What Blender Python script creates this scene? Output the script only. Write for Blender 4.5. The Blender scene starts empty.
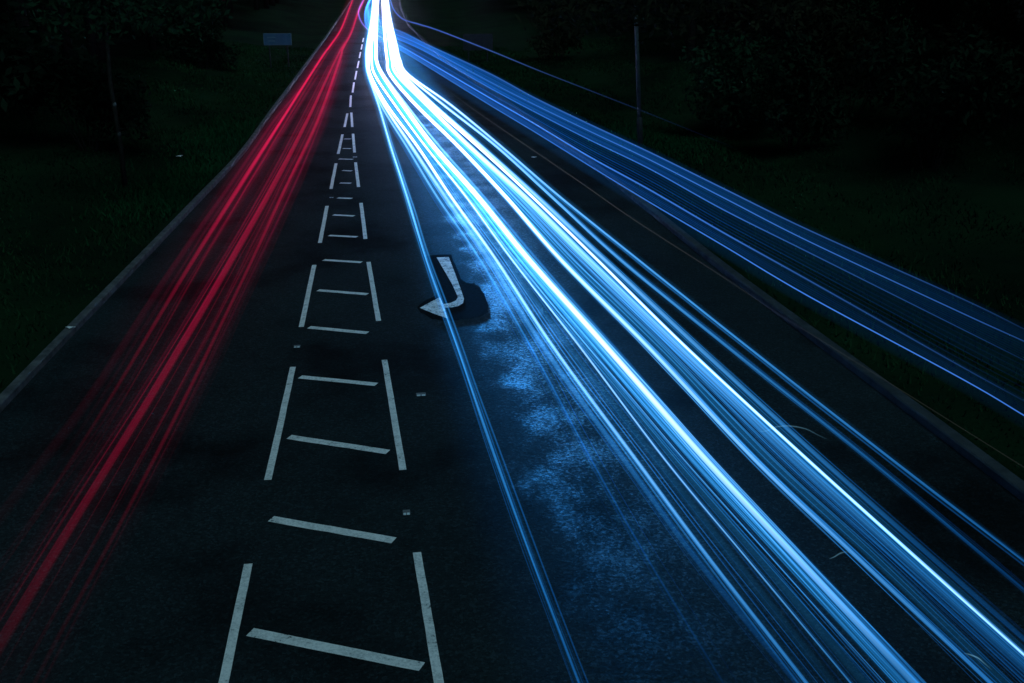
import bpy, bmesh, math, random
import numpy as np
from mathutils import Vector, Matrix

random.seed(11)
rng = np.random.default_rng(11)
S = bpy.context.scene
COL = S.collection
R = math.radians

# ------------------------------------------------------------------ camera
PITCH, YAW, CAM_H, FPX = math.atan(381.5 / 1024), math.atan(0.1338 / 1.0671), 6.3, 1024.0
cd = bpy.data.cameras.new('camera')
cd.sensor_width = 36.0
cd.lens = 36.0
cd.clip_start = 0.1
cd.clip_end = 3000
cam = bpy.data.objects.new('camera', cd)
COL.objects.link(cam)
cam.location = (0, 0, CAM_H)
cam.rotation_euler = (math.pi / 2 - PITCH, 0, -YAW)
S.camera = cam

# ------------------------------------------------------------------ sky, moonlit cloud glow, exposure
W = bpy.data.worlds.new('World')
S.world = W
W.use_nodes = True
nt = W.node_tree
sky = nt.nodes.new('ShaderNodeTexSky')
sky.sky_type = 'NISHITA'
sky.sun_disc = False
sky.sun_elevation = R(52)
sky.sun_rotation = R(200)
bgn = nt.nodes['Background']
bgn.inputs['Strength'].default_value = 0.0045
tint = nt.nodes.new('ShaderNodeMix')
tint.data_type = 'RGBA'
tint.blend_type = 'MULTIPLY'
tint.inputs['Factor'].default_value = 1
tint.inputs['B'].default_value = (0.35, 1.0, 0.80, 1)
nt.links.new(sky.outputs['Color'], tint.inputs['A'])
nt.links.new(tint.outputs['Result'], bgn.inputs['Color'])
sd = bpy.data.lights.new('night_glow', 'SUN')
sd.energy = 0.85
sd.angle = R(25)
sd.color = (0.46, 0.84, 1.0)
sun = bpy.data.objects.new('night_glow', sd)
COL.objects.link(sun)
sun.rotation_euler = (R(38), 0, R(20))
for i, (hx, hy, e) in enumerate(((-2.9, 205, 1.0), (-1.7, 196, 0.7))):      # dipped headlamps of the cars coming down the turning lane
    hd = bpy.data.lights.new('headlamp', 'SPOT')
    hd.energy = 9.5e5 * e
    hd.color = (0.025, 0.33, 1.0)
    hd.spot_size = R(1.35)
    hd.spot_blend = 0.9
    hd.shadow_soft_size = 0.12
    ho = bpy.data.objects.new('headlamp', hd)
    COL.objects.link(ho)
    ho.location = (hx, hy, 0.7)
    ho.rotation_euler = Vector((2.85 - hx, 14 - hy, -0.7)).to_track_quat('-Z', 'Y').to_euler()
S.view_settings.view_transform = 'Standard'
S.view_settings.look = 'None'
S.view_settings.exposure = 0
S.view_settings.gamma = 1
S.view_settings.use_curve_mapping = False
S.render.engine = 'CYCLES'
S.cycles.use_denoising = True
S.cycles.max_bounces = 4
S.cycles.diffuse_bounces = 2
S.cycles.glossy_bounces = 2
S.cycles.transparent_max_bounces = 400
S.cycles.sample_clamp_indirect = 4
S.cycles.caustics_reflective = False
S.cycles.caustics_refractive = False

# ------------------------------------------------------------------ helpers
FH = Vector((math.sin(YAW), math.cos(YAW), 0))
RT = Vector((math.cos(YAW), -math.sin(YAW), 0))
UPW = Vector((0, 0, 1))
FWD = FH * math.cos(PITCH) - UPW * math.sin(PITCH)
UP = FH * math.sin(PITCH) + UPW * math.cos(PITCH)


def at(x, y, z=0.0):
    """a picture point brought down to the horizontal plane at height z"""
    d = RT * ((x - 512) / FPX) + UP * ((341.5 - y) / FPX) + FWD
    t = (z - CAM_H) / d.z
    return Vector((0, 0, CAM_H)) + d * t


def depth(p):
    return max(0.5, (p - Vector((0, 0, CAM_H))).dot(FWD))


def tag(o, label=None, cat=None, group=None, kind=None):
    if label:
        o['label'] = label
    if cat:
        o['category'] = cat
    if group:
        o['group'] = group
    if kind:
        o['kind'] = kind
    return o


def empty(name, loc=(0, 0, 0), rz=0.0):
    o = bpy.data.objects.new(name, None)
    o.empty_display_size = 0.2
    COL.objects.link(o)
    o.location = loc
    o.rotation_euler = (0, 0, rz)
    return o


def mesh_obj(name, verts, faces, mat=None, parent=None, smooth=False):
    me = bpy.data.meshes.new(name)
    me.from_pydata([tuple(v) for v in verts], [], faces)
    me.update()
    if mat:
        me.materials.append(mat)
    if smooth:
        me.polygons.foreach_set('use_smooth', [True] * len(me.polygons))
    o = bpy.data.objects.new(name, me)
    COL.objects.link(o)
    if parent:
        o.parent = parent
    return o


def bm_obj(name, bm, mat, parent=None, smooth=False):
    me = bpy.data.meshes.new(name)
    bm.to_mesh(me)
    bm.free()
    me.materials.append(mat)
    if smooth:
        me.polygons.foreach_set('use_smooth', [True] * len(me.polygons))
    o = bpy.data.objects.new(name, me)
    COL.objects.link(o)
    if parent:
        o.parent = parent
    return o


def add_box(bm, c, s, bevel=0.0, rot=None):
    r = bmesh.ops.create_cube(bm, size=1.0)
    vs = r['verts']
    bmesh.ops.scale(bm, vec=s, verts=vs)
    if bevel:
        es = list({e for v in vs for e in v.link_edges})
        q = bmesh.ops.bevel(bm, geom=es, offset=bevel, segments=2, affect='EDGES', clamp_overlap=True)
        vs = list({v for f in q['faces'] for v in f.verts} | {v for v in vs if v.is_valid})
    if rot:
        bmesh.ops.rotate(bm, cent=(0, 0, 0), matrix=rot, verts=vs)
    bmesh.ops.translate(bm, vec=c, verts=vs)


def add_tube(bm, pts, radii, n=8, cap=True):
    pts = [Vector(p) for p in pts]
    rings = []
    for i, p in enumerate(pts):
        a = pts[max(0, i - 1)]
        b = pts[min(len(pts) - 1, i + 1)]
        t = (b - a).normalized()
        u = t.cross(Vector((0.31, 0.17, 0.93) if abs(t.z) < 0.8 else (1, 0.2, 0)))
        u.normalize()
        w = t.cross(u)
        rings.append([bm.verts.new(p + (u * math.cos(k * 2 * math.pi / n) + w * math.sin(k * 2 * math.pi / n)) * radii[i]) for k in range(n)])
    for i in range(len(rings) - 1):
        for k in range(n):
            bm.faces.new((rings[i][k], rings[i][(k + 1) % n], rings[i + 1][(k + 1) % n], rings[i + 1][k]))
    if cap:
        bm.faces.new(rings[0][::-1])
        bm.faces.new(rings[-1])


# ------------------------------------------------------------------ materials
def new_mat(name):
    m = bpy.data.materials.new(name)
    m.use_nodes = True
    t = m.node_tree
    return m, t, t.nodes['Principled BSDF']


def N(t, kind, **kw):
    n = t.nodes.new(kind)
    for k, v in kw.items():
        setattr(n, k, v)
    return n


def noise(t, scale, detail=6, rough=0.6, vec=None, sc=None):
    n = N(t, 'ShaderNodeTexNoise')
    n.inputs['Scale'].default_value = scale
    n.inputs['Detail'].default_value = detail
    n.inputs['Roughness'].default_value = rough
    if sc:
        mp = N(t, 'ShaderNodeMapping')
        mp.inputs['Scale'].default_value = sc
        t.links.new(vec, mp.inputs['Vector'])
        t.links.new(mp.outputs['Vector'], n.inputs['Vector'])
    elif vec:
        t.links.new(vec, n.inputs['Vector'])
    return n.outputs['Fac']


def ramp(t, fac, stops):
    r = N(t, 'ShaderNodeValToRGB')
    e = r.color_ramp.elements
    while len(e) < len(stops):
        e.new(0.5)
    for i, (p, c) in enumerate(stops):
        e[i].position = p
        e[i].color = (c, c, c, 1) if isinstance(c, (int, float)) else (*c, 1)
    t.links.new(fac, r.inputs['Fac'])
    return r.outputs['Color']


def math_n(t, op, a, b=None, c=None, clamp=False):
    n = N(t, 'ShaderNodeMath', operation=op)
    n.use_clamp = clamp
    for i, v in enumerate((a, b, c)):
        if v is None:
            continue
        if isinstance(v, (int, float)):
            n.inputs[i].default_value = v
        else:
            t.links.new(v, n.inputs[i])
    return n.outputs[0]


def mapr(t, v, a, b, lo=0.0, hi=1.0):
    n = N(t, 'ShaderNodeMapRange', interpolation_type='SMOOTHSTEP')
    for i, q in enumerate((a, b, lo, hi)):
        n.inputs[i + 1].default_value = q
    t.links.new(v, n.inputs[0])
    return n.outputs[0]


def bump(t, b, h, strength, dist):
    n = N(t, 'ShaderNodeBump')
    n.inputs['Strength'].default_value = strength
    n.inputs['Distance'].default_value = dist
    t.links.new(h, n.inputs['Height'])
    t.links.new(n.outputs['Normal'], b.inputs['Normal'])


def simple_mat(name, c1, c2, scale, rough=0.85, spec=0.2, bstr=0.0, bdist=0.01, bscale=None, metal=0.0):
    m, t, b = new_mat(name)
    tc = N(t, 'ShaderNodeTexCoord').outputs['Object']
    f = noise(t, scale, vec=tc)
    col = ramp(t, f, [(0.32, c1), (0.68, c2)])
    t.links.new(col, b.inputs['Base Color'])
    b.inputs['Roughness'].default_value = rough
    b.inputs['Specular IOR Level'].default_value = spec
    b.inputs['Metallic'].default_value = metal
    if bstr:
        bump(t, b, noise(t, bscale or scale * 4, vec=tc), bstr, bdist)
    return m


def asphalt_mat():
    m, t, b = new_mat('asphalt')
    tc = N(t, 'ShaderNodeTexCoord').outputs['Object']
    fine = noise(t, 60, 3, 0.7, tc)
    grit = noise(t, 17, 4, 0.75, tc)
    big = noise(t, 0.35, 4, 0.6, tc)
    trans = noise(t, 1.0, 5, 0.62, tc, (1.1, 0.75, 1))          # laying marks that run across the lane
    sep = N(t, 'ShaderNodeSeparateXYZ')
    t.links.new(tc, sep.inputs[0])
    # damp, polished strip down the turning lane
    wob = math_n(t, 'MULTIPLY_ADD', trans, 1.8, -0.9)
    x = math_n(t, 'ADD', sep.outputs['X'], wob)
    lane = math_n(t, 'MULTIPLY', mapr(t, x, 1.2, 2.2), mapr(t, x, 4.2, 2.9))
    lane = math_n(t, 'MULTIPLY', lane, mapr(t, sep.outputs['Y'], 5.5, 15, 0.35, 1.0))
    patch = mapr(t, math_n(t, 'ADD', math_n(t, 'MULTIPLY', trans, 0.55), math_n(t, 'MULTIPLY', grit, 0.55)), 0.44, 0.66)
    patch = math_n(t, 'MULTIPLY', patch, mapr(t, sep.outputs['Y'], 62, 40))
    wet = math_n(t, 'MULTIPLY', lane, patch, clamp=True)
    vor = N(t, 'ShaderNodeTexVoronoi')
    vor.inputs['Scale'].default_value = 34
    t.links.new(tc, vor.inputs['Vector'])
    sv = N(t, 'ShaderNodeSeparateColor')
    t.links.new(vor.outputs['Color'], sv.inputs[0])
    stone = sv.outputs[0]
    base = ramp(t, fine, [(0.3, (0.009, 0.016, 0.019)), (0.6, (0.019, 0.029, 0.033)), (0.8, (0.034, 0.048, 0.053))])
    tone = ramp(t, big, [(0.34, 0.35), (0.5, 0.95), (0.7, 1.2)])
    mx = N(t, 'ShaderNodeMix', data_type='RGBA', blend_type='MULTIPLY')
    mx.inputs['Factor'].default_value = 1
    t.links.new(base, mx.inputs['A'])
    t.links.new(tone, mx.inputs['B'])
    m2 = N(t, 'ShaderNodeMix', data_type='RGBA', blend_type='MULTIPLY')
    m2.inputs['Factor'].default_value = 1
    t.links.new(mx.outputs['Result'], m2.inputs['A'])
    t.links.new(ramp(t, stone, [(0.0, 0.7), (0.75, 1.1), (1.0, 1.7)]), m2.inputs['B'])
    t.links.new(m2.outputs['Result'], b.inputs['Base Color'])
    t.links.new(mapr(t, wet, 0, 1, 0.80, 0.36), b.inputs['Roughness'])
    gl = math_n(t, 'MULTIPLY', wet, ramp(t, stone, [(0.35, 0.05), (1.0, 1.0)]))
    t.links.new(mapr(t, gl, 0, 1, 0.05, 0.75), b.inputs['Specular IOR Level'])
    bump(t, b, math_n(t, 'ADD', math_n(t, 'ADD', math_n(t, 'MULTIPLY', fine, 0.4), grit), math_n(t, 'MULTIPLY', stone, 0.5)), 0.9, 0.018)
    return m


def paint_mat(name, wear=0.42):
    m, t, b = new_mat(name)
    tc = N(t, 'ShaderNodeTexCoord').outputs['Object']
    w = math_n(t, 'ADD', math_n(t, 'MULTIPLY', noise(t, 5, 6, 0.7, tc), 0.5), math_n(t, 'MULTIPLY', noise(t, 28, 4, 0.7, tc), 0.5))
    col = ramp(t, w, [(wear - 0.04, (0.07, 0.075, 0.08)), (wear, (0.55, 0.57, 0.57)), (0.56, (0.88, 0.88, 0.87))])
    t.links.new(col, b.inputs['Base Color'])
    b.inputs['Roughness'].default_value = 0.75
    b.inputs['Specular IOR Level'].default_value = 0.2
    bump(t, b, noise(t, 60, 3, 0.6, tc), 0.4, 0.004)
    return m


def glow_mat(name, col, power, soft):
    """light of a lamp swept along its path: a glowing round thread, brightest where the eye looks through most of it"""
    m = bpy.data.materials.new(name)
    m.use_nodes = True
    t = m.node_tree
    t.nodes.clear()
    out = N(t, 'ShaderNodeOutputMaterial')
    geo = N(t, 'ShaderNodeNewGeometry')
    tan = N(t, 'ShaderNodeAttribute', attribute_name='axis')
    gl = N(t, 'ShaderNodeAttribute', attribute_name='glow')
    proj = N(t, 'ShaderNodeVectorMath', operation='PROJECT')
    t.links.new(geo.outputs['Incoming'], proj.inputs[0])
    t.links.new(tan.outputs['Vector'], proj.inputs[1])
    sub = N(t, 'ShaderNodeVectorMath', operation='SUBTRACT')
    t.links.new(geo.outputs['Incoming'], sub.inputs[0])
    t.links.new(proj.outputs['Vector'], sub.inputs[1])
    nrm = N(t, 'ShaderNodeVectorMath', operation='NORMALIZE')
    t.links.new(sub.outputs['Vector'], nrm.inputs[0])
    dot = N(t, 'ShaderNodeVectorMath', operation='DOT_PRODUCT')
    t.links.new(nrm.outputs['Vector'], dot.inputs[0])
    t.links.new(geo.outputs['Normal'], dot.inputs[1])
    ab = math_n(t, 'ABSOLUTE', dot.outputs['Value'])
    pw = math_n(t, 'POWER', ab, soft)
    st = math_n(t, 'MULTIPLY', math_n(t, 'MULTIPLY', pw, gl.outputs['Fac']), power * 0.5)
    em = N(t, 'ShaderNodeEmission')
    if col == 'cool':          # xenon lamp: deep blue where it is weak, white where it is strong
        s2 = math_n(t, 'MULTIPLY', st, 2.0)
        cc = N(t, 'ShaderNodeCombineColor')
        t.links.new(math_n(t, 'MULTIPLY', math_n(t, 'POWER', s2, 2.1), 0.100), cc.inputs[0])
        t.links.new(math_n(t, 'MULTIPLY', math_n(t, 'POWER', s2, 1.22), 0.243), cc.inputs[1])
        t.links.new(math_n(t, 'MULTIPLY', s2, 0.5), cc.inputs[2])
        t.links.new(cc.outputs[0], em.inputs['Color'])
        em.inputs['Strength'].default_value = 1.0
    else:
        em.inputs['Color'].default_value = (*col, 1)
        t.links.new(st, em.inputs['Strength'])
    tr = N(t, 'ShaderNodeBsdfTransparent')
    ad = N(t, 'ShaderNodeAddShader')
    t.links.new(em.outputs[0], ad.inputs[0])
    t.links.new(tr.outputs[0], ad.inputs[1])
    t.links.new(ad.outputs[0], out.inputs['Surface'])
    return m


M = {
    'asphalt': asphalt_mat(),
    'tar': simple_mat('black_tar', (0.004, 0.005, 0.006), (0.011, 0.013, 0.015), 14, 1.0, 0.02, 0.6, 0.01, 60),
    'paint': paint_mat('road_paint', 0.41),
    'worn_paint': paint_mat('worn_road_paint', 0.465),
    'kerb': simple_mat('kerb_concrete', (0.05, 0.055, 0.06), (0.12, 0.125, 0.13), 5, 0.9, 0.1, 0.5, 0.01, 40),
    'dark_kerb': simple_mat('dark_kerb_concrete', (0.025, 0.032, 0.038), (0.055, 0.065, 0.075), 4, 0.9, 0.1, 0.5, 0.01, 40),  # one even tone, darker than the left kerb
    'grass': simple_mat('grass_ground', (0.003, 0.009, 0.005), (0.008, 0.027, 0.011), 0.2, 0.95, 0.02, 0.8, 0.05, 9),
    'blade': simple_mat('grass_blade', (0.003, 0.012, 0.006), (0.012, 0.044, 0.016), 0.16, 0.9, 0.03),
    'lightened': simple_mat('lit_grass_blade', (0.003, 0.030, 0.012), (0.007, 0.052, 0.019), 0.5, 0.9, 0.02),  # brighter blade colour standing in for light on the grass
    'bark': simple_mat('bark', (0.010, 0.010, 0.009), (0.025, 0.024, 0.021), 8, 0.95, 0.02, 0.8, 0.02, 30),
    'birch': simple_mat('birch_bark', (0.012, 0.013, 0.012), (0.13, 0.14, 0.14), 5, 0.9, 0.05),
    'leaf': simple_mat('leaf', (0.003, 0.009, 0.005), (0.007, 0.020, 0.010), 0.6, 0.85, 0.05),
    'leaf_brown': simple_mat('autumn_leaf', (0.006, 0.009, 0.005), (0.018, 0.020, 0.010), 0.7, 0.85, 0.05),
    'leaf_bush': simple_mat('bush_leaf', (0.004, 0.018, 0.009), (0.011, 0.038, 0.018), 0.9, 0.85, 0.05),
    'post': simple_mat('galvanised_post', (0.04, 0.055, 0.055), (0.075, 0.09, 0.09), 6, 0.6, 0.3),
    'dark_post': simple_mat('dark_painted_post', (0.012, 0.014, 0.016), (0.022, 0.025, 0.028), 6, 0.6, 0.2),
    'sign': simple_mat('blue_sign_face', (0.012, 0.055, 0.10), (0.022, 0.08, 0.13), 2.5, 0.5, 0.3),
    'sign_pale': simple_mat('pale_sign_border', (0.05, 0.10, 0.13), (0.07, 0.13, 0.16), 3, 0.5, 0.3),
    'sign_dark': simple_mat('dark_sign_back', (0.008, 0.012, 0.018), (0.016, 0.022, 0.03), 3, 0.6, 0.2),
    'litter': simple_mat('litter', (0.55, 0.6, 0.62), (0.8, 0.8, 0.8), 12, 0.7, 0.2),
    'stud': simple_mat('stud_casting', (0.10, 0.11, 0.12), (0.2, 0.21, 0.22), 20, 0.6, 0.3),
    'stud_eye': simple_mat('stud_reflector', (0.6, 0.68, 0.72), (0.85, 0.88, 0.9), 30, 0.3, 0.5),
    'glass': simple_mat('lamp_glass', (0.1, 0.11, 0.12), (0.15, 0.16, 0.17), 6, 0.3, 0.5),
}
WHITE, PALE, BLUE, DEEP = 'white', 'pale', (0.011, 0.185, 0.48), (0.004, 0.11, 0.31)
VIOLET, RED, ROSE, GREY = (0.30, 0.12, 0.75), (0.55, 0.006, 0.058), (0.25, 0.005, 0.046), (0.085, 0.085, 0.085)
G = {}


def glow(c, soft):
    k = (c, soft)
    if k not in G:
        if c == 'white':
            G[k] = glow_mat('lamp_light', 'cool', 1.7, soft)
        elif c == 'pale':
            G[k] = glow_mat('lamp_light', 'cool', 1.15, soft)
        else:
            G[k] = glow_mat('lamp_light', c, 1.0, soft)
    return G[k]


# ------------------------------------------------------------------ road layout (kerb lines found on the ground)
LEFT_PX = [(0, 411), (67, 341), (129, 278), (214, 187), (243, 158), (268, 120), (300, 76), (324, 42), (343, 14), (352, 0)]
RIGHT_PX = [(1024, 501), (934, 434), (840, 361), (724, 277), (653, 216), (580, 158), (500, 100), (440, 58), (408, 26), (400, 8), (399, 0)]


def kerb_line(px):
    p = sorted(((at(x, y).y, at(x, y).x) for x, y in px))
    ys = np.array([a for a, _ in p])
    xs = np.array([b for _, b in p])

    def f(y):
        if y < ys[0]:
            return xs[0] + (xs[1] - xs[0]) / (ys[1] - ys[0]) * (y - ys[0]) * 0.5
        if y > ys[-1]:
            return xs[-1] + (xs[-1] - xs[-3]) / (ys[-1] - ys[-3]) * (y - ys[-1])
        return float(np.interp(y, ys, xs))
    grid = np.arange(-40, 421, 1.0)
    vals = np.array([f(y) for y in grid])
    k = np.exp(-np.linspace(-2, 2, 17) ** 2)
    k /= k.sum()
    sm = np.convolve(np.pad(vals, 8, mode='edge'), k, 'valid')
    return lambda y: float(np.interp(y, grid, sm))


KL, KR = kerb_line(LEFT_PX), kerb_line(RIGHT_PX)
YS = list(np.arange(-30, 80, 1.5)) + list(np.arange(80, 411, 6.0))


def verge_z(d, y, side):
    """height of the verge at distance d beyond the kerb"""
    b = 0.10 + (0.02 if d > 0.2 else 0)
    rise = max(0.0, d - (2.5 if side < 0 else 6.0))
    return b + 0.16 * min(rise, 12) + 0.05 * max(0, min(rise, 60) - 12) + (0.10 * math.sin(y * 0.31 + d) + 0.07 * math.sin(y * 0.83 - 1.7 * d)) * min(1, d / 3)


# ground: one sheet, dropping under the carriageway
OFF = [0.13, 0.5, 1, 1.8, 2.8, 4, 5.5, 7.5, 10, 14, 20, 30, 50, 90, 180, 400]
verts, faces = [], []
for y in YS:
    l, r = KL(y), KR(y)
    row = [(l - d, y, verge_z(d, y, -1)) for d in OFF[::-1]] + [(l - 0.06, y, -0.1), (r + 0.06, y, -0.1)] + [(r + d, y, verge_z(d, y, 1)) for d in OFF]
    verts += row
nc = len(OFF) * 2 + 2
for i in range(len(YS) - 1):
    for k in range(nc - 1):
        a = i * nc + k
        faces.append((a, a + 1, a + nc + 1, a + nc))
ground = tag(mesh_obj('ground', verts, faces, M['grass'], smooth=True), kind='structure')

# carriageway
verts, faces = [], []
NX = 9
for y in YS:
    l, r = KL(y) + 0.0, KR(y) - 0.0
    for k in range(NX):
        verts.append((l + (r - l) * k / (NX - 1), y, 0))
for i in range(len(YS) - 1):
    for k in range(NX - 1):
        a = i * NX + k
        faces.append((a, a + 1, a + NX + 1, a + NX))
road = tag(mesh_obj('road', verts, faces, M['asphalt']), kind='structure')


def kerb(f, side, width, mat):
    prof = [(0.0, -0.05), (0.0, 0.105), (0.02, 0.125), (width - 0.01, 0.125), (width, 0.05)]
    v, fc = [], []
    n = len(prof)
    yy = list(np.arange(-25, 80, 0.9)) + list(np.arange(80, 400, 4.0))
    for y in yy:
        for d, z in prof:
            v.append((f(y) + side * d, y, z))
    for i in range(len(yy) - 1):
        for k in range(n - 1):
            q = (i * n + k, i * n + k + 1, (i + 1) * n + k + 1, (i + 1) * n + k)
            fc.append(q if side < 0 else q[::-1])
    return tag(mesh_obj('kerb', v, fc, mat), kind='structure')


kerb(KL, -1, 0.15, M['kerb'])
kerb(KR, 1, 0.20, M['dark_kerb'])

# ------------------------------------------------------------------ painted markings (parts of the road)
def flat_poly(name, pts, z, mat, label=None):
    o = mesh_obj(name, [(p[0], p[1], z) for p in pts], [tuple(range(len(pts)))], mat, road)
    bm = bmesh.new()
    bm.from_mesh(o.data)
    bmesh.ops.triangulate(bm, faces=bm.faces[:])
    for f in bm.faces:
        if f.normal.z < 0:
            f.normal_flip()
    bm.to_mesh(o.data)
    bm.free()
    if label:
        o['label'] = label
    return o


def line_mark(name, a, b, w):
    d = (b - a)
    n = Vector((-d.y, d.x, 0)).normalized() * (w / 2)
    k = 10
    left, right = [], []
    for i in range(k + 1):
        p = a + d * (i / k)
        j = random.uniform(-0.006, 0.006)
        left.append(p + n * (1 + j * 8))
        right.append(p - n * (1 - j * 8))
    return flat_poly(name, left + right[::-1], 0.003, M['paint'])


LEFT_D = [((248.3, 564), (222, 690)), ((293, 367), (268, 480)), ((314.3, 265), (301.3, 327)), ((327, 206), (320, 243)), ((336, 163.5), (331, 189)), ((342.5, 134.5), (338.2, 154)), ((347.4, 113.5), (344.6, 127))]
RIGHT_D = [((417, 552.5), (440, 690)), ((384.5, 360), (403, 470)), ((368.5, 262), (378.5, 321)), ((361, 203), (365.5, 239)), ((355.5, 162.5), (358.6, 187)), ((353, 133.8), (354.6, 152.5)), ((351.3, 112.7), (352.3, 127))]
MID_D = [((350.9, 95.5), (350.3, 107)), ((354, 82.5), (352.6, 92.5)), ((356.6, 71), (355, 79.5)), ((358.8, 61), (357.4, 68)), ((360.6, 52), (359.4, 58)), ((362.2, 44.5), (361.2, 49.5)), ((363.6, 38), (362.7, 42))]
for lst in (LEFT_D, RIGHT_D, MID_D):
    for (a, b) in lst:
        line_mark('hatch_edge_dash', at(*a), at(*b), 0.094)
BARS = [((250, 632), (422, 667)), ((271, 519), (394, 540.5)), ((289, 437), (388, 452)), ((300, 377), (376.5, 384.5)), ((309, 327.3), (367.5, 333)), ((318, 290.3), (367.5, 294.3)), ((323.5, 260), (361.6, 262.4)),
        ((329, 235.5), (357.2, 237)), ((333.3, 215), (354.2, 216)), ((337.5, 198), (352, 198.5)), ((340, 183), (351, 183.3)), ((342.5, 170.5), (352, 171)), ((339, 159), (353, 159.4)), ((343, 148.5), (351, 148.7)), ((344, 139), (351, 139))]
for a, b in BARS:
    A, B = at(*a), at(*b)
    wob = [random.uniform(-0.005, 0.005) for _ in range(9)]
    top, bot = [], []
    for i in range(9):
        p = A + (B - A) * (i / 8)
        top.append(p + Vector((0.032, 0.060 + wob[i] * 0.6, 0)))
        bot.append(p + Vector((-0.032, -0.060 + wob[i], 0)))
    flat_poly('hatch_bar', bot + top[::-1], 0.003, M['paint'])

ARROW = [(436.6, 257.5), (448.8, 257.1), (456, 276), (461, 290), (464, 298.8), (463, 303.2), (458.6, 306), (452, 307.4), (444.7, 308), (447.6, 318.6), (434, 313.8), (419.8, 308), (430, 302.4), (439.8, 297.3), (443.2, 304.2), (450, 303.2), (456, 300.5), (458, 297.2), (452, 284)]
flat_poly('turn_arrow', [at(*p) for p in ARROW], 0.003, M['worn_paint'], 'worn white right-turn arrow painted in a black patch')
PATCH = [(424, 257), (430, 255.5), (451, 254.5), (456, 266), (461, 279), (466, 283), (474, 283), (480, 288), (484, 294), (488, 304), (488, 312), (482, 316), (470, 318.8), (458, 320), (447, 321), (432, 319), (421, 313), (417, 307), (424, 301), (436, 296), (438, 290), (433, 276)]
PF = []
for i, (x, y) in enumerate(PATCH):
    x2, y2 = PATCH[(i + 1) % len(PATCH)]
    for k in range(4):
        PF.append((x + (x2 - x) * k / 4 + random.uniform(-.55, .55), y + (y2 - y) * k / 4 + random.uniform(-.4, .4)))
flat_poly('tar_patch', [at(x, y) for x, y in PF], 0.0015, M['tar'], 'black tar patch round the turn arrow')


# ------------------------------------------------------------------ road studs and litter
def stud(px, py, w, label):
    p = at(px, py)
    e = tag(empty('road_stud', p), label, 'road stud', 'studs along the central hatching')
    bm = bmesh.new()
    add_box(bm, (0, 0, 0.003), (w, 0.12, 0.008), 0.003)
    bm_obj('casting', bm, M['stud'], e)
    for s in (-1, 1):
        bm = bmesh.new()
        add_box(bm, (s * w * 0.24, -0.045, 0.0075), (w * 0.36, 0.05, 0.005), 0.002)
        bm_obj('reflector', bm, M['stud_eye'], e)


stud(406.5, 512.5, 0.09, 'small square pale road stud by the second nearest hatch bar')
stud(421, 394.5, 0.15, 'flat wide road stud right of the hatching, left of the long blue streak')
stud(297, 346.5, 0.11, 'small road stud in the gap of the left hatch edge')
stud(355, 157, 0.16, 'small bright road stud at the far narrow end of the hatching')
stud(331.5, 197.5, 0.12, 'far road stud left of the hatching where red streaks pass')


def litter(px, py, z, s, label, cat, name):
    p = at(px, py, z)
    bm = bmesh.new()
    n = 7
    for k in range(n):
        a = -1.1 + 2.2 * k / (n - 1)
        for j in range(3):
            bm.verts.new((math.sin(a) * s, (j - 1) * s * 0.22 * (1 - abs(a) / 1.5) + (1 - math.cos(a)) * s * 0.5, 0.015 + 0.25 * s * abs(math.sin(a * 1.7 + j))))
    bm.verts.ensure_lookup_table()
    for k in range(n - 1):
        for j in range(2):
            bm.faces.new([bm.verts[q] for q in (k * 3 + j, k * 3 + j + 1, (k + 1) * 3 + j + 1, (k + 1) * 3 + j)])
    g = bmesh.ops.extrude_face_region(bm, geom=bm.faces[:])
    bmesh.ops.translate(bm, vec=(0, 0, 0.006), verts=[v for v in g['geom'] if isinstance(v, bmesh.types.BMVert)])
    o = bm_obj(name, bm, M['litter'])
    o.location = (p.x, p.y, z)
    o.rotation_euler = (0, 0, random.uniform(-0.6, 0.6))
    tag(o, label, cat)


litter(180, 157, 0.25, 0.13, 'crumpled white litter on the dark grass left of the red streaks', 'litter', 'paper_litter')
litter(70, 329, 0.13, 0.10, 'small pale scrap lying by the near left kerb', 'litter', 'paper_litter')
litter(534, 158, 0.012, 0.10, 'curled pale leaf on the dark lane between white and blue streaks', 'leaf', 'fallen_leaf')
litter(587, 152, 0.012, 0.09, 'pale fallen leaf under the blue bus light streaks', 'leaf', 'fallen_leaf')


# ------------------------------------------------------------------ light streaks
def spline(pts, sub=7):
    """Catmull-Rom through rows of numbers"""
    P = np.array(pts, float)
    P = np.vstack([2 * P[0] - P[1], P, 2 * P[-1] - P[-2]])
    out = []
    for i in range(1, len(P) - 2):
        p0, p1, p2, p3 = P[i - 1], P[i], P[i + 1], P[i + 2]
        for k in range(sub):
            t = k / sub
            out.append(0.5 * ((2 * p1) + (-p0 + p2) * t + (2 * p0 - 5 * p1 + 4 * p2 - p3) * t * t + (-p0 + 3 * p1 - 3 * p2 + p3) * t ** 3))
    out.append(P[-2])
    return out


def path_points(pts, z):
    """picture points (x, y, width px, glow) -> [(world point, radius, glow)] at lamp height z"""
    res = []
    for x, y, w, g in spline(pts):
        p = at(x, min(y, 760), z) if y > -36 else at(x, -36, z)
        res.append((p, max(0.004, w) * 0.5 * depth(p) / FPX, max(0.0, g)))
    return res


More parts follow.
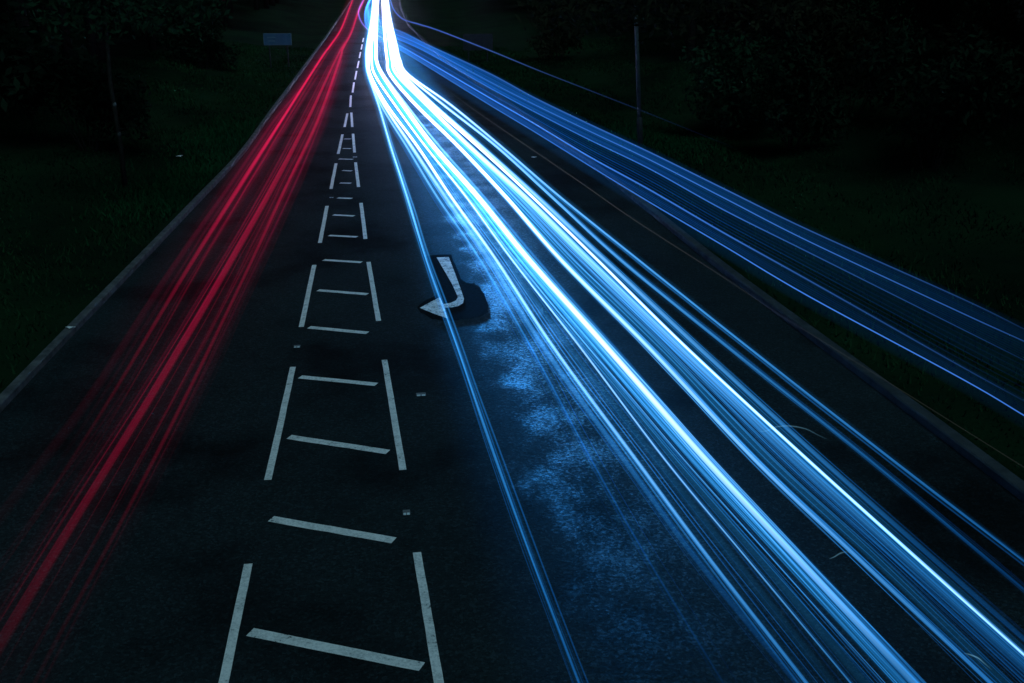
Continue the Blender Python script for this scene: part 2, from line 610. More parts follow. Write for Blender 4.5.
def thread(name, path, mat, parent, rscale=1.0, gscale=1.0, shift=0.0, wig=0.0, rmax=9.0, dz=0.0, tail=5.0, n=8):
    pts = [p.copy() for p, _, _ in path]
    rad = [min(rmax, r * rscale) for _, r, _ in path]
    glw = [g * gscale for _, _, g in path]
    a, b = (0, -1) if pts[0].y < pts[-1].y else (-1, 0)
    q = pts[a]
    nb = pts[1] if a == 0 else pts[-2]
    ext = q + (q - nb).normalized() * tail
    if tail > 0:
        if a == 0:
            pts.insert(0, ext), rad.insert(0, rad[0]), glw.insert(0, glw[0])
        else:
            pts.append(ext), rad.append(rad[-1]), glw.append(glw[-1])
    ph = random.uniform(0, 6.28)
    vs, ax, gv, fs = [], [], [], []
    for i, p in enumerate(pts):
        t = (pts[min(len(pts) - 1, i + 1)] - pts[max(0, i - 1)]).normalized()
        u = t.cross(UPW).normalized()
        w = u.cross(t)
        c = p + u * (shift + wig * math.sin(p.y * 0.9 + ph)) + UPW * (dz + wig * 0.6 * math.sin(p.y * 2.1 + ph))
        for k in range(n):
            an = 2 * math.pi * k / n
            vs.append(c + (u * math.cos(an) + w * math.sin(an)) * rad[i])
            ax.append(t)
            gv.append(glw[i])
    for i in range(len(pts) - 1):
        for k in range(n):
            fs.append((i * n + k, i * n + (k + 1) % n, (i + 1) * n + (k + 1) % n, (i + 1) * n + k))
    o = mesh_obj(name, vs, fs, mat, parent, smooth=True)
    at1 = o.data.attributes.new('axis', 'FLOAT_VECTOR', 'POINT')
    at1.data.foreach_set('vector', np.array([tuple(v) for v in ax], np.float32).ravel())
    at2 = o.data.attributes.new('glow', 'FLOAT', 'POINT')
    at2.data.foreach_set('value', np.array(gv, np.float32))
    return o


def streak(label, cat, group, pts, z, core, halo, hs=3.2, hg=0.22, fil=0, spread=0.06, fil_g=0.5, soft=1.2, name='light_streak', hsoft=2.2, tail=5.0):
    path = path_points(pts, z)
    e = tag(empty(name, (path[-1][0].x, path[-1][0].y, 0)), label, cat, group)
    loc = e.location.copy()
    bpy.context.view_layer.update()

    def put(o):
        o.matrix_parent_inverse = Matrix.Translation(-loc)
    if core:
        put(thread('core', path, glow(core, soft), e, tail=tail))
    if halo:
        put(thread('halo', [(p, r, min(g, 1.1)) for p, r, g in path], glow(halo, hsoft), e, rscale=hs, gscale=hg, tail=tail))
    for k in range(int(fil * 1.8 + 0.5)):
        s = random.gauss(0, spread * 0.6)
        tk = random.choice([0.9, 1.1, 1.1, 2.0])
        fp = [(p, max(0.5 * depth(p) / FPX * tk, 0.004), min(g, 1.0) * float(np.interp(depth(p), [14, 34, 60], [1.0, 0.55, 0.25]))) for p, r, g in path]
        c = random.choice([WHITE, PALE, PALE]) if core != RED and core != ROSE else random.choice([RED, ROSE])
        put(thread('filament', fp, glow(c, 1.0), e, gscale=fil_g * random.uniform(0.25, 1.2), shift=s, wig=0.006, dz=random.uniform(-0.04, 0.04), n=6))
    return e


def bandl(y):
    return np.interp(y, [-12, 0, 20, 45, 60], [373.5, 372.3, 370, 365, 364]), np.interp(y, [-12, 0, 20, 45, 60], [378.5, 378.6, 378, 378.4, 379])


def bandr(y):
    return np.interp(y, [-12, 0, 20, 45, 60], [381.8, 381.8, 382.2, 383.2, 384.5]), np.interp(y, [-12, 0, 20, 45, 60], [387, 388.5, 392, 398.5, 402.5])


ROWS = [75, 105, 147, 198, 261, 351, 461, 561, 671]


def head(label, side, u, xs, w_far, w_near, g, zz=0.65, **kw):
    """one headlight streak: far part inside its band at fraction u, near part through the listed rows"""
    bf = bandl if side == 'l' else bandr
    pts = []
    for y in (-9, 0, 20, 45, 60):
        a, b = bf(y)
        pts.append((a + (b - a) * (0.12 + 0.76 * u), y, w_far * 0.72, g[0]))
    n = len(xs)
    for i, x in enumerate(xs):
        f = i / (len(ROWS) - 1)
        ww = w_far * 0.8 + (w_near - w_far * 0.8) * min(1, f * 1.1)
        gg = float(np.interp(f, np.linspace(0, 1, len(g)), g))
        pts.append((x, ROWS[i], ww, gg * float(np.interp(ROWS[i], [200, 350, 560, 680], [1.0, 0.85, 0.70, 0.62]))))
    return streak(label, 'light streak', 'headlight streaks of oncoming cars', pts, zz, **kw)


head('pale blue streak at the left, crossing the turn arrow alone', 'l', 0.0, [368, 378.6, 391, 407.6, 427, 459, 497, 533, 575], 2.6, 2.4, [1.4, 1.4, 1.3, .85, .46, .36, .30, .24, .18], core=PALE, halo=BLUE, hs=5, hg=.34, fil=4, spread=.07, fil_g=.6)
head('faint grainy blue streak just right of the turn arrow lane, fading out near', 'l', 0.06, [369, 381, 407, 438, 481, 533, 592, 649, 716], 2.6, 2.5, [1.6, 1.1, .8, .5, .2, .12, .04], core=PALE, halo=BLUE, hs=4.5, hg=.4, fil=2, spread=.16, fil_g=.35)
head('dim greyish streak at the left edge of the white bundle', 'l', 0.16, [369.5, 384, 412, 446, 490, 546, 625, 698, 787], 3.0, 7, [2.5, 2.0, 1.2, .6, .35, .16, .08], core=PALE, halo=BLUE, hs=2.6, hg=.2, fil=2, spread=.10, fil_g=.4)
head('clear blue-white streak, leftmost bright one of the white bundle', 'l', 0.28, [370.5, 387, 418, 452, 497, 556, 637, 711, 797], 3.2, 4.5, [3, 2.4, 1.6, 1.0, .8, .5, .3], core=WHITE, halo=BLUE, hs=3.6, hg=.22, fil=4, spread=.14, fil_g=.6)
head('dim deep blue streak between two thin bright ones in the left bundle', 'l', 0.40, [373, 391, 422, 461, 507, 571, 657, 735, 822], 3, 10, [2.2, 1.4, .6, .3, .2, .13, .06], core=BLUE, halo=DEEP, hs=2.0, hg=.3, fil=3, spread=.14, fil_g=.5)
head('thin sharp white streak left of the widest white streak', 'l', 0.52, [375, 395, 426, 467, 513, 583, 666, 749, 840.7], 3.0, 2.0, [3, 2.2, 1.5, 1.1, .9, .7, .35], core=WHITE, halo=BLUE, hs=5, hg=.12, fil=1, spread=.1, fil_g=.5)
head('soft blue streak hugging the left of the widest white streak', 'l', 0.62, [377.5, 398, 428.5, 470.5, 518, 590, 677, 762, 855], 3, 11, [2.2, 1.6, .9, .5, .3, .2, .12], core=BLUE, halo=DEEP, hs=1.8, hg=.3, fil=4, spread=.14, fil_g=.5)
head('strong blue streak forming the left flank of the widest white streak', 'l', 0.76, [380, 400, 431, 474, 523, 600, 696, 788, 889], 3.2, 12, [2.6, 2.2, 1.5, 1.1, .75, .6, .45], core=BLUE, halo=DEEP, hs=1.8, hg=.3, fil=7, spread=.15, fil_g=.8)
head('widest brightest white streak, running to the bottom edge right of centre', 'l', 0.92, [382.5, 403, 434, 479, 530, 610, 707, 800, 903], 4.5, 8.5, [3.2, 2.8, 2.2, 1.7, 1.5, 1.0, .42], core=WHITE, halo=BLUE, hs=2.3, hg=.22, fil=5, spread=.10, fil_g=.8)
head('thin blue-white streak edging the widest white streak on its right', 'l', 1.0, [384, 406.5, 440, 485, 538, 617, 713, 807, 909], 3, 2.4, [2.0, 1.4, .6, .3, .3, .3, .35], core=PALE, halo=BLUE, hs=5, hg=.12, fil=1, spread=.05)
head('white streak right of the dark gap, leftmost of the right bundle', 'r', 0.04, [390.5, 416, 459, 507, 562, 652, 756, 861, 978], 4.2, 5.0, [3, 2.4, 2.0, 1.3, .9, .5, .3], core=WHITE, halo=BLUE, hs=2.6, hg=.22, fil=4, spread=.10, fil_g=.6)
head('broad pale blue streak second from the left in the right bundle', 'r', 0.2, [393, 420, 464, 513, 572, 664, 770, 878, 992], 3.8, 12, [2.6, 1.6, 1.0, .55, .36, .22, .14], core=BLUE, halo=DEEP, hs=1.7, hg=.3, fil=6, spread=.17, fil_g=.8)
head('pale white streak left of the sharp brightest one in the right bundle', 'r', 0.38, [397, 427, 470, 526, 590, 683, 799, 909, 1030], 4, 10, [3, 2.4, 1.8, 1.0, .55, .3, .2], core=PALE, halo=BLUE, hs=1.8, hg=.3, fil=6, spread=.15, fil_g=.8)
head('sharp brilliant white streak reaching the right edge near the bottom', 'r', 0.55, [401, 431, 478.5, 533.5, 598.5, 690, 809, 920, 1042], 3.4, 3.6, [3, 2.4, 1.8, 1.5, 1.4, 1.3, 1.1], core=WHITE, halo=BLUE, hs=4.6, hg=.2, fil=2, spread=.06, fil_g=.8)
head('thin white streak close along the right of the brilliant one', 'r', 0.7, [404, 434, 482, 538.5, 606, 702.5, 823, 936, 1060], 3.2, 6, [3, 2.0, 1.2, .8, .45, .16, .1], core=PALE, halo=BLUE, hs=2.4, hg=.3, fil=2, spread=.08, fil_g=.5)
head('slim blue streak second from the right of the car streaks', 'r', 0.85, [407, 443.5, 497, 553, 622, 733, 871, 990, 1120], 3.2, 3.0, [2.6, 1.6, .9, .6, .32, .14, .08], core=PALE, halo=BLUE, hs=3.6, hg=.22, fil=2, spread=.06, fil_g=.35)
head('thin twin blue streak, rightmost of the oncoming car streaks', 'r', 1.0, [409, 451, 502, 561.5, 640, 753, 894, 1024, 1165], 3.2, 2.2, [2.6, 1.6, .9, .6, .42, .3, .12], core=PALE, halo=BLUE, hs=4, hg=.2, fil=2, spread=.10, fil_g=.5)


def tail_light(label, pts, core, hs=6.5, hg=.17, fil=5, spread=.22, z=0.8, fg=.38):
    pts = [(x, y, w * 0.85, g * float(np.interp(y, [0, 120, 300, 520], [1.25, 1.05, 0.58, 0.40]))) for x, y, w, g in pts]
    return streak(label, 'light streak', 'tail light streaks of departing cars', pts, z, core, ROSE, soft=2.4, hs=hs, hg=hg, fil=fil, spread=spread, fil_g=fg)


tail_light('brightest red streak, leftmost of the red ones far up the road', [(355, -9, 2, .8), (352.5, 0, 2.2, .8), (349.5, 8, 2.4, .9), (340.7, 30, 2.6, 1), (330, 46, 2.8, 1.1), (320, 60, 3, 1.1), (281, 121, 4.2, 1.0), (239, 187, 6.5, .62), (182, 278, 6, .28), (109, 400, 5, .08), (40, 509, 5, .02), (-20, 600, 5, .0)], RED)
tail_light('faint dark red streak nearest the left kerb', [(300, 90, 2, .25), (274, 121, 3, .22), (229, 187, 5, .16), (166, 278, 9, .09), (88, 400, 14, .045), (6, 509, 18, .02), (-80, 628, 20, .01)], ROSE, fil=2)
tail_light('faint mauve streak right of the brightest red one', [(318, 75, 2, .3), (289, 121, 2, .28), (247, 187, 3, .2), (190, 278, 3, .12), (118, 400, 3, .06), (38, 509, 2, .05), (-40, 620, 2, .02)], ROSE, fil=1)
tail_light('red streak, right-hand one of the far pair, ending thin at lower left', [(367, -9, 2, .7), (364, 0, 2.2, .7), (358, 12.7, 2.6, .8), (351.5, 32, 3, .9), (342.7, 49, 3.4, .8), (339.5, 60, 3.8, .7), (317.5, 121, 4.5, .5), (286, 187, 4.5, .42), (243.5, 278, 5, .24), (184, 400, 6, .2), (128, 509, 6, .09), (63, 628, 7, .03), (36, 680, 7, .02)], RED)
tail_light('thin dim red streak, rightmost of the red ones', [(342, 60, 2, .35), (321, 121, 2.5, .3), (293.5, 187, 3, .26), (250, 278, 3.5, .16), (191, 400, 4, .08), (134, 509, 4, .03)], ROSE, fil=1)
tail_light('broad crimson streak running to the bottom left corner', [(345, 42, 2, .3), (335.5, 60, 3, .5), (307, 121, 5, .38), (272.5, 187, 8, .36), (221, 278, 9, .42), (149, 400, 10, .36), (81.6, 509, 11, .26), (10, 628, 16, .10), (-30, 695, 18, .06)], RED, fil=8, spread=.24)
tail_light('faint thin red streak left of the broad crimson one', [(328, 66, 2, .3), (300, 121, 2, .3), (264.5, 187, 2.5, .26), (212, 278, 3, .14), (139, 400, 4, .08), (70, 509, 5, .04)], ROSE, fil=2)

# one tall bus: its roof lamps and lit front drawn out as a fan of blue lines
ZB = 3.0
bus = tag(empty('bus_light_trail', (5.0, 12, 0)), 'wide fan of fine blue light lines left by a tall bus at the right', 'light trail')
bpy.context.view_layer.update()
FAR = [(371, -2, 0), (367.5, 6, 0), (366.5, 14, 0), (369, 24, 0), (380, 33, 0)]
BX = [400, 430, 490, 535, 590, 650, 724, 810, 964, 1030, 1100]
BL = {
    1: [31, 45.8, 73.7, 98, 124.5, 152.4, 188.8, 230.7, 299.6, 332, 366],
    2: [36, 49.8, 82, 105, 131.5, 160, 198, 242, 314, 344, 377],
    3: [40, 54, 88, 112, 140, 169, 210, 253, 330, 363, 398],
    4: [46, 63, 98, 124, 157, 190, 233, 281, 368, 404, 443],
    5: [50, 68, 105, 132, 166, 202.5, 246, 297, 380, 419, 460],
}


def bus_line(k, w, gs, col, halo=None, off=0.0, name='light_line', soft=1.0):
    lo = int(math.floor(k))
    hi = min(5, lo + 1)
    f = k - lo
    ys = [BL[lo][i] * (1 - f) + BL[hi][i] * f for i in range(len(BX))]
    kk = (k - 1) / 4.0
    pts = [(x + (kk - 0.5) * -4, y + (kk - 0.5) * (4 + i * 2), w * 0.8 if w < 6 else 3, gs[0]) for i, (x, y, _) in enumerate(FAR)]
    for i, x in enumerate(BX):
        q = float(np.interp(i / (len(BX) - 1), np.linspace(0, 1, len(gs)), gs))
        ww = w if w < 6 else w * (0.35 + 0.65 * i / (len(BX) - 1))
        pts.append((x, ys[i] + off, ww, q))
    o = thread(name, path_points(pts, ZB), glow(col, soft), bus, tail=2)
    o.matrix_parent_inverse = Matrix.Translation(-bus.location)


CLEAR = (0.05, 0.19, 0.72)
bus_line(1, 1.5, [.5, .5, .5, .6, .7, .4, .07, .03], CLEAR)
bus_line(2, 1.3, [.5, .45, .5, .6, .8, .7, .3, .06], CLEAR)
bus_line(3, 1.3, [.4, .4, .5, .6, .8, .3, .05, 0], CLEAR)
bus_line(4, 1.5, [.9, 1.1, 1.1, 1.0, .9, .35, 0.05, 0], CLEAR)
bus_line(5, 1.4, [.4, .5, .6, .7, .9, 1.1, 1.0, .9], (0.05, 0.19, 0.72))
for k in np.arange(1.12, 5.3, 0.135):
    g0 = random.uniform(.12, .75)
    bus_line(min(k, 4.999), 1.2, [g0, g0 * .9, g0 * .7, g0 * .55, g0 * .35, g0 * .14, .03, .0], (0.008, 0.10, 0.48))
for k, w, g0 in ((1.3, 20, .09), (1.9, 20, .10), (2.6, 22, .10), (3.3, 24, .08), (4.1, 24, .06), (4.9, 24, .08)):
    bus_line(k, w, [g0 * .9, g0 * .9, g0 * .8, g0 * .65, g0 * .55, g0 * .34, g0 * .2, g0 * .15], (0.006, 0.14, 0.46), off=(4 if k > 4.5 else 0), name='lit_front', soft=1.6)

e = streak('thin violet loop of light at the top, left of the white bands', 'light streak', None, [(366.5, -6, 1.4, .6), (363.5, 0, 1.4, .8), (359.5, 8, 1.4, 1), (358.6, 14, 1.4, 1), (361.5, 22, 1.4, .8), (368, 29.5, 1.4, .8), (380, 37, 1.2, .4), (400, 49, 1.2, .0)], 3.0, VIOLET, BLUE, hs=3, hg=.2)
e = streak('single thin blue line high above the bus lines, fading at the lamp post', 'light streak', None, [(388, -8, 1.2, .7), (390.3, 0, 1.3, .7), (393.5, 9, 1.3, .7), (399, 16, 1.3, .65), (406, 20.5, 1.3, .6), (420, 24.5, 1.3, .55), (440, 31, 1.3, .5), (490, 50.5, 1.3, .35), (540, 71, 1.2, .17), (590, 90.5, 1.2, .08), (640, 110, 1.2, .035), (690, 130, 1, .012), (740, 150, 1, 0)], 4.0, (0.10, 0.20, 0.80), DEEP, hs=2.4, hg=.2)
e = streak('hair-thin grey line crossing the dark lane to the right edge', 'light streak', None, [(450, 92, 1.0, .1), (483, 116, 1.1, .35), (577, 180, 1.1, .4), (633, 219, 1.1, .34), (720, 275, 1.1, .22), (780, 315, 1.1, .15), (840, 352, 1.1, .14), (1030, 471, 1.2, .13)], 1.2, GREY, None)
for lab, pts in (
        ('small curled wisp of light over the right bundle, below mid height', [(757, 431, 1.2, .06), (766, 431, 1.4, .25), (776, 427, 1.6, .3), (790, 426, 1.6, .3), (806, 429, 1.4, .22), (818, 435, 1.2, .12), (829, 440, 1, .02)]),
        ('tiny hooked wisp of light in the dark gap right of the widest streak', [(829, 559, 1, .08), (834, 557, 1.4, .3), (841, 553, 1.6, .3), (848, 552, 1.2, .12), (854, 554, 1, .02)]),
        ('small curled wisp of light near the bottom right corner', [(964, 653, 1, .08), (971, 655, 1.6, .5), (978, 658, 1.6, .6), (984, 663, 1.4, .3), (992, 670, 1, .05)])):
    o = streak(lab, 'light wisp', 'stray wisps of light', pts, 0.9, (0.12, 0.3, 0.42), None, name='light_wisp', tail=0)


# ------------------------------------------------------------------ signs, lamp post
def ground_z(x, y):
    l, r = KL(y), KR(y)
    if x < l:
        return verge_z(l - x, y, -1)
    if x > r:
        return verge_z(x - r, y, 1)
    return 0.0


def place(px, py):
    """where the sight line through a picture point meets the ground"""
    d = RT * ((px - 512) / FPX) + UP * ((341.5 - py) / FPX) + FWD
    o = Vector((0, 0, CAM_H))
    t = 4.0
    while t < 300:
        p = o + d * t
        if p.z <= ground_z(p.x, p.y):
            return Vector((p.x, p.y, ground_z(p.x, p.y)))
        t += 0.1
    return o + d * 150


def sign(px0, py0, px1, py1, D, label, face, border, rz):
    """panel whose corners stand at depth D"""
    k = D / FPX
    c = Vector((0, 0, CAM_H)) + (RT * (((px0 + px1) / 2 - 512) / FPX) + UP * ((341.5 - (py0 + py1) / 2) / FPX) + FWD) * D
    w, h = (px1 - px0) * k, (py1 - py0) * k
    gz = ground_z(c.x, c.y)
    e = tag(empty('road_sign', (c.x, c.y, gz), rz), label, 'road sign')
    zc = c.z - gz
    bm = bmesh.new()
    add_box(bm, (0, 0, zc), (w, 0.04, h), 0.012)
    bm_obj('panel', bm, border, e)
    bm = bmesh.new()
    add_box(bm, (0, -0.024, zc), (w * 0.95, 0.006, h * 0.88))
    f = bm_obj('face', bm, face, e)
    for s in (-1, 1):
        bm = bmesh.new()
        add_tube(bm, [(s * w * 0.32, 0.07, -0.3), (s * w * 0.32, 0.07, zc + h * 0.4)], [0.045, 0.045])
        bm_obj('post', bm, M['dark_post'], e)
    return e, f, w, h, zc


s, f, w, h, zc = sign(263.5, 33.5, 291.5, 45, 62, 'small pale blue road sign on the left verge beside the red streaks', M['sign'], M['sign_pale'], R(-6))
for k in range(2):
    bm = bmesh.new()
    add_box(bm, (-w * 0.22, -0.029, zc + h * (0.16 - 0.3 * k)), (w * (0.3 - 0.05 * k), 0.004, h * 0.09))
    bm_obj('pale_bar', bm, M['sign_pale'], f).matrix_parent_inverse = Matrix.Identity(4)
s, f, w, h, zc = sign(463, 34, 493, 50, 66, 'dark unlit road sign in shadow right of the white bands', M['sign_dark'], M['dark_post'], R(4))
for k in range(3):
    bm = bmesh.new()
    add_box(bm, (0, -0.029, zc + h * (0.26 - 0.26 * k)), (w * 0.86, 0.004, h * 0.05))
    bm_obj('rail', bm, M['dark_post'], f)

pb = place(640.5, 146)
lp = tag(empty('street_lamp', pb, 0), 'grey street lamp column standing on the right verge behind the blue lines', 'street lamp')
bm = bmesh.new()
add_tube(bm, [(0, 0, -0.4), (0, 0, 0.95), (0, 0, 1.0)], [0.10, 0.10, 0.075], 12)
bm_obj('base', bm, M['dark_post'], lp, True)
bm = bmesh.new()
add_tube(bm, [(0, 0, 1.0), (0, 0, 5), (0, 0, 8.4)], [0.078, 0.066, 0.05], 12)
bm_obj('column', bm, M['post'], lp, True)
bm = bmesh.new()
add_tube(bm, [(0, 0, 8.38), (-0.1, 0, 8.7), (-0.5, 0, 8.95), (-1.3, 0, 9.02)], [0.045, 0.04, 0.035, 0.03], 8)
bm_obj('arm', bm, M['post'], lp, True)
bm = bmesh.new()
add_box(bm, (-1.65, 0, 9.03), (0.75, 0.26, 0.14), 0.05)
ln = bm_obj('lantern', bm, M['post'], lp)
bm = bmesh.new()
add_box(bm, (-1.65, 0, 8.945), (0.6, 0.2, 0.03), 0.01)
bm_obj('lens', bm, M['glass'], ln)


lp.rotation_euler = (0, R(-4.6), 0)

# ------------------------------------------------------------------ trees, bushes, grass
def leaves(n, blobs, size, seed):
    """leaf sprays scattered through several uneven clumps"""
    r = np.random.default_rng(seed)
    wts = np.array([b[3] ** 2 for b in blobs])
    wts /= wts.sum()
    ch = r.choice(len(blobs), n, p=wts)
    V, F = [], []
    for i in range(n):
        bx, by, bz, br = blobs[ch[i]]
        d = r.normal(size=3)
        d /= np.linalg.norm(d)
        rad = br * (0.35 + 0.75 * r.random() ** 0.6) * (0.8 + 0.35 * math.sin(5 * d[0] + 3 * d[2] + bx))
        c = np.array([bx, by, bz]) + d * rad * np.array([1, 1, 0.8])
        u = r.normal(size=3)
        u /= np.linalg.norm(u)
        w = np.cross(u, r.normal(size=3))
        w /= np.linalg.norm(w)
        s = size * r.uniform(0.6, 1.4)
        k = len(V)
        V += [c - u * s, c + w * s * 0.42 - u * s * 0.1, c + u * s, c - w * s * 0.42 + u * s * 0.1]
        F.append((k, k + 1, k + 2, k + 3))
    return V, F


def tree_proto(seed, h, spread, nl, leaf, low):
    r = random.Random(seed)
    e = empty('tree')
    bm = bmesh.new()
    lean = r.uniform(-0.4, 0.4)
    tp = [(0, 0, -0.6), (lean * .1, 0, h * .2), (lean * .4, lean * .2, h * .45), (lean, lean * .3, h * .75)]
    add_tube(bm, tp, [h * .022, h * .017, h * .012, h * .005], 9)
    blobs = []
    for k in range(11):
        a = r.uniform(0, 6.28)
        z0 = h * r.uniform(low * 0.8, .68)
        L = spread * r.uniform(.5, 1.0) * (1.15 - z0 / h * .5)
        p0 = Vector((lean * z0 / h, 0, z0))
        p2 = p0 + Vector((math.cos(a) * L, math.sin(a) * L, L * r.uniform(.1, .6)))
        add_tube(bm, [p0, (p0 + p2) / 2 + Vector((0, 0, .25)), p2], [h * .007, h * .005, h * .002], 5)
        blobs.append((p2.x, p2.y, p2.z, spread * r.uniform(.32, .55)))
    for k in range(4):
        blobs.append((lean + r.uniform(-.8, .8), r.uniform(-.8, .8), h * r.uniform(.7, .92), spread * r.uniform(.35, .5)))
    bm_obj('trunk', bm, M['bark'], e, True)
    V, F = leaves(nl, blobs, 0.20, seed)
    mesh_obj('crown', V, F, leaf, e)
    return e


def copy_tree(o):
    c = o.copy()
    COL.objects.link(c)
    for ch in o.children:
        d = ch.copy()
        COL.objects.link(d)
        d.parent = c
    return c


protos = [tree_proto(3, 13, 4.4, 9000, M['leaf'], .16), tree_proto(8, 16, 5.0, 10000, M['leaf'], .2), tree_proto(21, 11, 4.0, 8000, M['leaf_brown'], .14)]
used = set()


def put_tree(x, y, k, sc, label, group):
    o = protos[k] if k not in used else copy_tree(protos[k])
    used.add(k)
    o.location = (x, y, ground_z(x, y) - 0.1)
    o.rotation_euler = (0, 0, random.uniform(0, 6.28))
    o.scale = (sc, sc, sc * random.uniform(.9, 1.1))
    tag(o, label, 'tree', group)


LT = 'dark leafy tree in the unlit wood left of the road'
RTL = 'dark leafy tree in the unlit wood right of the road'
for y in np.arange(16, 190, 8.5):
    for row in range(2):
        x = KL(y) - (9.5 + row * 8 + random.uniform(-1.2, 2.2) + (1.5 if y < 30 else 0))
        put_tree(x, y + random.uniform(-2, 2) + row * 3, random.choice([0, 1, 1]), random.uniform(.8, 1.15), LT, 'trees of the left wood')
for y in np.arange(20, 190, 8.5):
    for row in range(2):
        x = KR(y) + (15.5 + row * 8 + random.uniform(-1.2, 2.2))
        put_tree(x, y + random.uniform(-2, 2) + row * 3, random.choice([0, 1, 2, 2]), random.uniform(.8, 1.15), RTL, 'trees of the right wood')


def bush(px, py, rad, n, label, mat, seed, group=None):
    p = place(px, py)
    e = tag(empty('bush', p), label, 'bush', group)
    r = random.Random(seed)
    bm = bmesh.new()
    blobs = []
    for k in range(9):
        a = r.uniform(0, 6.28)
        q = Vector((math.cos(a) * rad * r.uniform(.2, .8), math.sin(a) * rad * r.uniform(.2, .8), rad * r.uniform(.35, 1.3)))
        add_tube(bm, [(q.x * .1, q.y * .1, -.2), (q.x * .5, q.y * .5, q.z * .6), q], [.03, .02, .008], 5)
        blobs.append((q.x, q.y, q.z, rad * r.uniform(.35, .6)))
    bm_obj('stems', bm, M['bark'], e)
    V, F = leaves(n, blobs, 0.12, seed)
    mesh_obj('foliage', V, F, mat, e)


bush(728, 132, 2.2, 5200, 'rounded green bush on the right verge, right of the lamp post', M['leaf_bush'], 5)
bush(790, 150, 2.4, 4500, 'dark low bush at the wood edge above the blue lines', M['leaf'], 6)
bush(560, 62, 2.6, 4000, 'dark bush beyond the dim sign, left of the lamp post', M['leaf_brown'], 7)
bush(90, 150, 2.2, 4500, 'dark bush at the edge of the left wood', M['leaf'], 9)
for px, py, rr, sd_ in ((850, 120, 2.6, 51), (930, 170, 2.4, 52), (1010, 130, 2.6, 53), (900, 62, 3.0, 54), (800, 60, 3.0, 55), (985, 70, 3.0, 56), (1040, 60, 3.0, 57), (690, 48, 3.0, 58)):
    bush(px, py, rr, 4200, 'black-green undergrowth bush along the edge of the right wood', M['leaf_brown'] if sd_ % 2 else M['leaf'], sd_, 'undergrowth of the right wood')
bush(205, 70, 2.4, 4500, 'dark bush in front of the left wood, below the pale sign', M['leaf'], 10)

def overhang(label, tx, ty, pxs, D, mat, seed, size, n):
    gz = ground_z(tx, ty)
    e = tag(empty('overhanging_tree', (tx, ty, gz)), label, 'tree')
    pts = [Vector((0, 0, CAM_H)) + (RT * ((x - 512) / FPX) + UP * ((341.5 - y) / FPX) + FWD) * (D + random.uniform(-2, 2)) - Vector((tx, ty, gz)) for x, y, r in pxs]
    bm = bmesh.new()
    add_tube(bm, [(0, 0, -.5), (.1, .1, 2.5), (.2, 0, 6), (.1, 0, 10)], [.26, .2, .15, .05], 10)
    for q in pts:
        add_tube(bm, [(.2, 0, max(2.5, q.z - .8)), q * .5 + Vector((0, 0, q.z * .5 + .3)), q], [.07, .05, .012], 6)
    bm_obj('trunk', bm, M['bark'], e, True)
    V, F = leaves(n, [(q.x, q.y, q.z, r) for q, (_, _, r) in zip(pts, pxs)] + [(math.cos(k) * 1.8, math.sin(k) * 1.8, 7 + k * .45, 1.6) for k in range(7)], size, seed)
    mesh_obj('crown', V, F, mat, e)


q = place(690, 62)
overhang('tree whose brownish low boughs hang over the top of the lamp post', q.x, q.y, [(560, 4, 1.1), (595, 2, 1.2), (625, -2, 1.3), (650, 3, 1.2), (680, -6, 1.3), (715, -3, 1.2), (755, -8, 1.4)], 27, M['leaf_brown'], 41, .11, 6000)
q = place(95, 90)
overhang('tree with faintly lit green boughs at the upper left', q.x, q.y, [(90, 8, 1.0), (120, 2, 1.1), (145, 10, 1.0), (170, 4, 1.0), (200, -6, 1.1), (60, -4, 1.2)], 24, M['leaf_bush'], 42, .10, 5000)

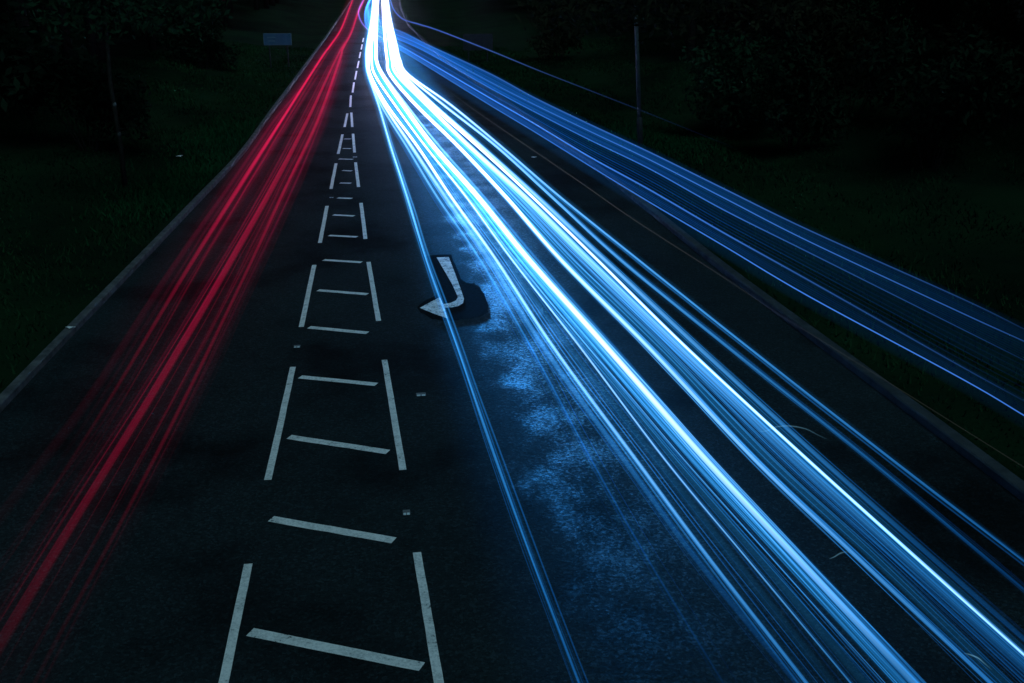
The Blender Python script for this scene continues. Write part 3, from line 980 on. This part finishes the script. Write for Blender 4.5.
p = place(125, 188)
e = tag(empty('birch_tree', p), 'slim birch trunk with pale bark flecks on the left verge', 'tree')
bm = bmesh.new()
add_tube(bm, [(0, 0, -.3), (.03, 0, 1.2), (-.02, 0, 3), (.1, .1, 5.5), (.2, 0, 8)], [.075, .065, .06, .045, .02], 9)
for k in range(8):
    a, z0 = random.uniform(0, 6.28), random.uniform(3.6, 7.5)
    add_tube(bm, [(0.05, 0, z0), (math.cos(a) * .7, math.sin(a) * .7, z0 + .5), (math.cos(a) * 1.4, math.sin(a) * 1.4, z0 + .7)], [.02, .014, .006], 5)
tk = bm_obj('trunk', bm, M['bark'], e, True)
for z0, z1 in ((1.35, 1.75), (2.25, 2.5)):
    bm = bmesh.new()
    add_tube(bm, [(.025 - .02 * (z0 - 1.2), 0, z0), (.03 - .02 * (z0 - 1.2), 0, (z0 + z1) / 2), (.025 - .02 * (z1 - 1.2), 0, z1)], [.045, .068, .04], 9)
    bm_obj('bark_patch', bm, M['birch'], tk, True)
V, F = leaves(2600, [(math.cos(k) * 1.1, math.sin(k) * 1.1, 4.8 + k * .42, .9) for k in range(9)], .1, 33)
mesh_obj('crown', V, F, M['leaf'], e)

# grass: blades along both verges, one mass
V, F = [], []
for side, n, dmax in ((-1, 42000, 9.0), (1, 42000, 13.0)):
    for _ in range(n):
        y = 4 + 76 * rng.random() ** 1.5
        d = 0.24 + dmax * rng.random()
        x = KL(y) - d if side < 0 else KR(y) + d
        z = verge_z(d, y, side)
        a = rng.uniform(0, 6.28)
        hh = rng.uniform(.05, .16) * (1 + .5 * math.sin(x * 1.3) * math.sin(y * .7))
        wv = .012 + .0006 * y
        lx, ly = rng.normal(size=2) * hh * .5
        k = len(V)
        V += [(x - math.cos(a) * wv, y - math.sin(a) * wv, z - .02), (x + math.cos(a) * wv, y + math.sin(a) * wv, z - .02), (x + lx, y + ly, z + hh)]
        F.append((k, k + 1, k + 2))
tag(mesh_obj('grass', V, F, M['blade']), 'short dark green grass covering both verges', 'grass', kind='stuff')

V, F = [], []  # extra blades: light falling on the verges is put into their colour
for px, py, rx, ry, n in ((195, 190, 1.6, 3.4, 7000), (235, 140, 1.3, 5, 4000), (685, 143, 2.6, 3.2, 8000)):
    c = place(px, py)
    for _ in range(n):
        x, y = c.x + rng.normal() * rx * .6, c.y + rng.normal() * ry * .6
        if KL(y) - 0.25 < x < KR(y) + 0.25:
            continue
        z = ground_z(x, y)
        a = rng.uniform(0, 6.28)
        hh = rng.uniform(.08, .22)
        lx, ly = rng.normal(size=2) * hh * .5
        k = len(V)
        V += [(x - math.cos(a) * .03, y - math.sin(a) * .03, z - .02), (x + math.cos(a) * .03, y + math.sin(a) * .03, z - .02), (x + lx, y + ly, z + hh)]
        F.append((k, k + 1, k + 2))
tag(mesh_obj('lit_grass', V, F, M['lightened']), 'patches of green grass coloured lighter, as if lit, beside the kerbs', 'grass', kind='stuff')
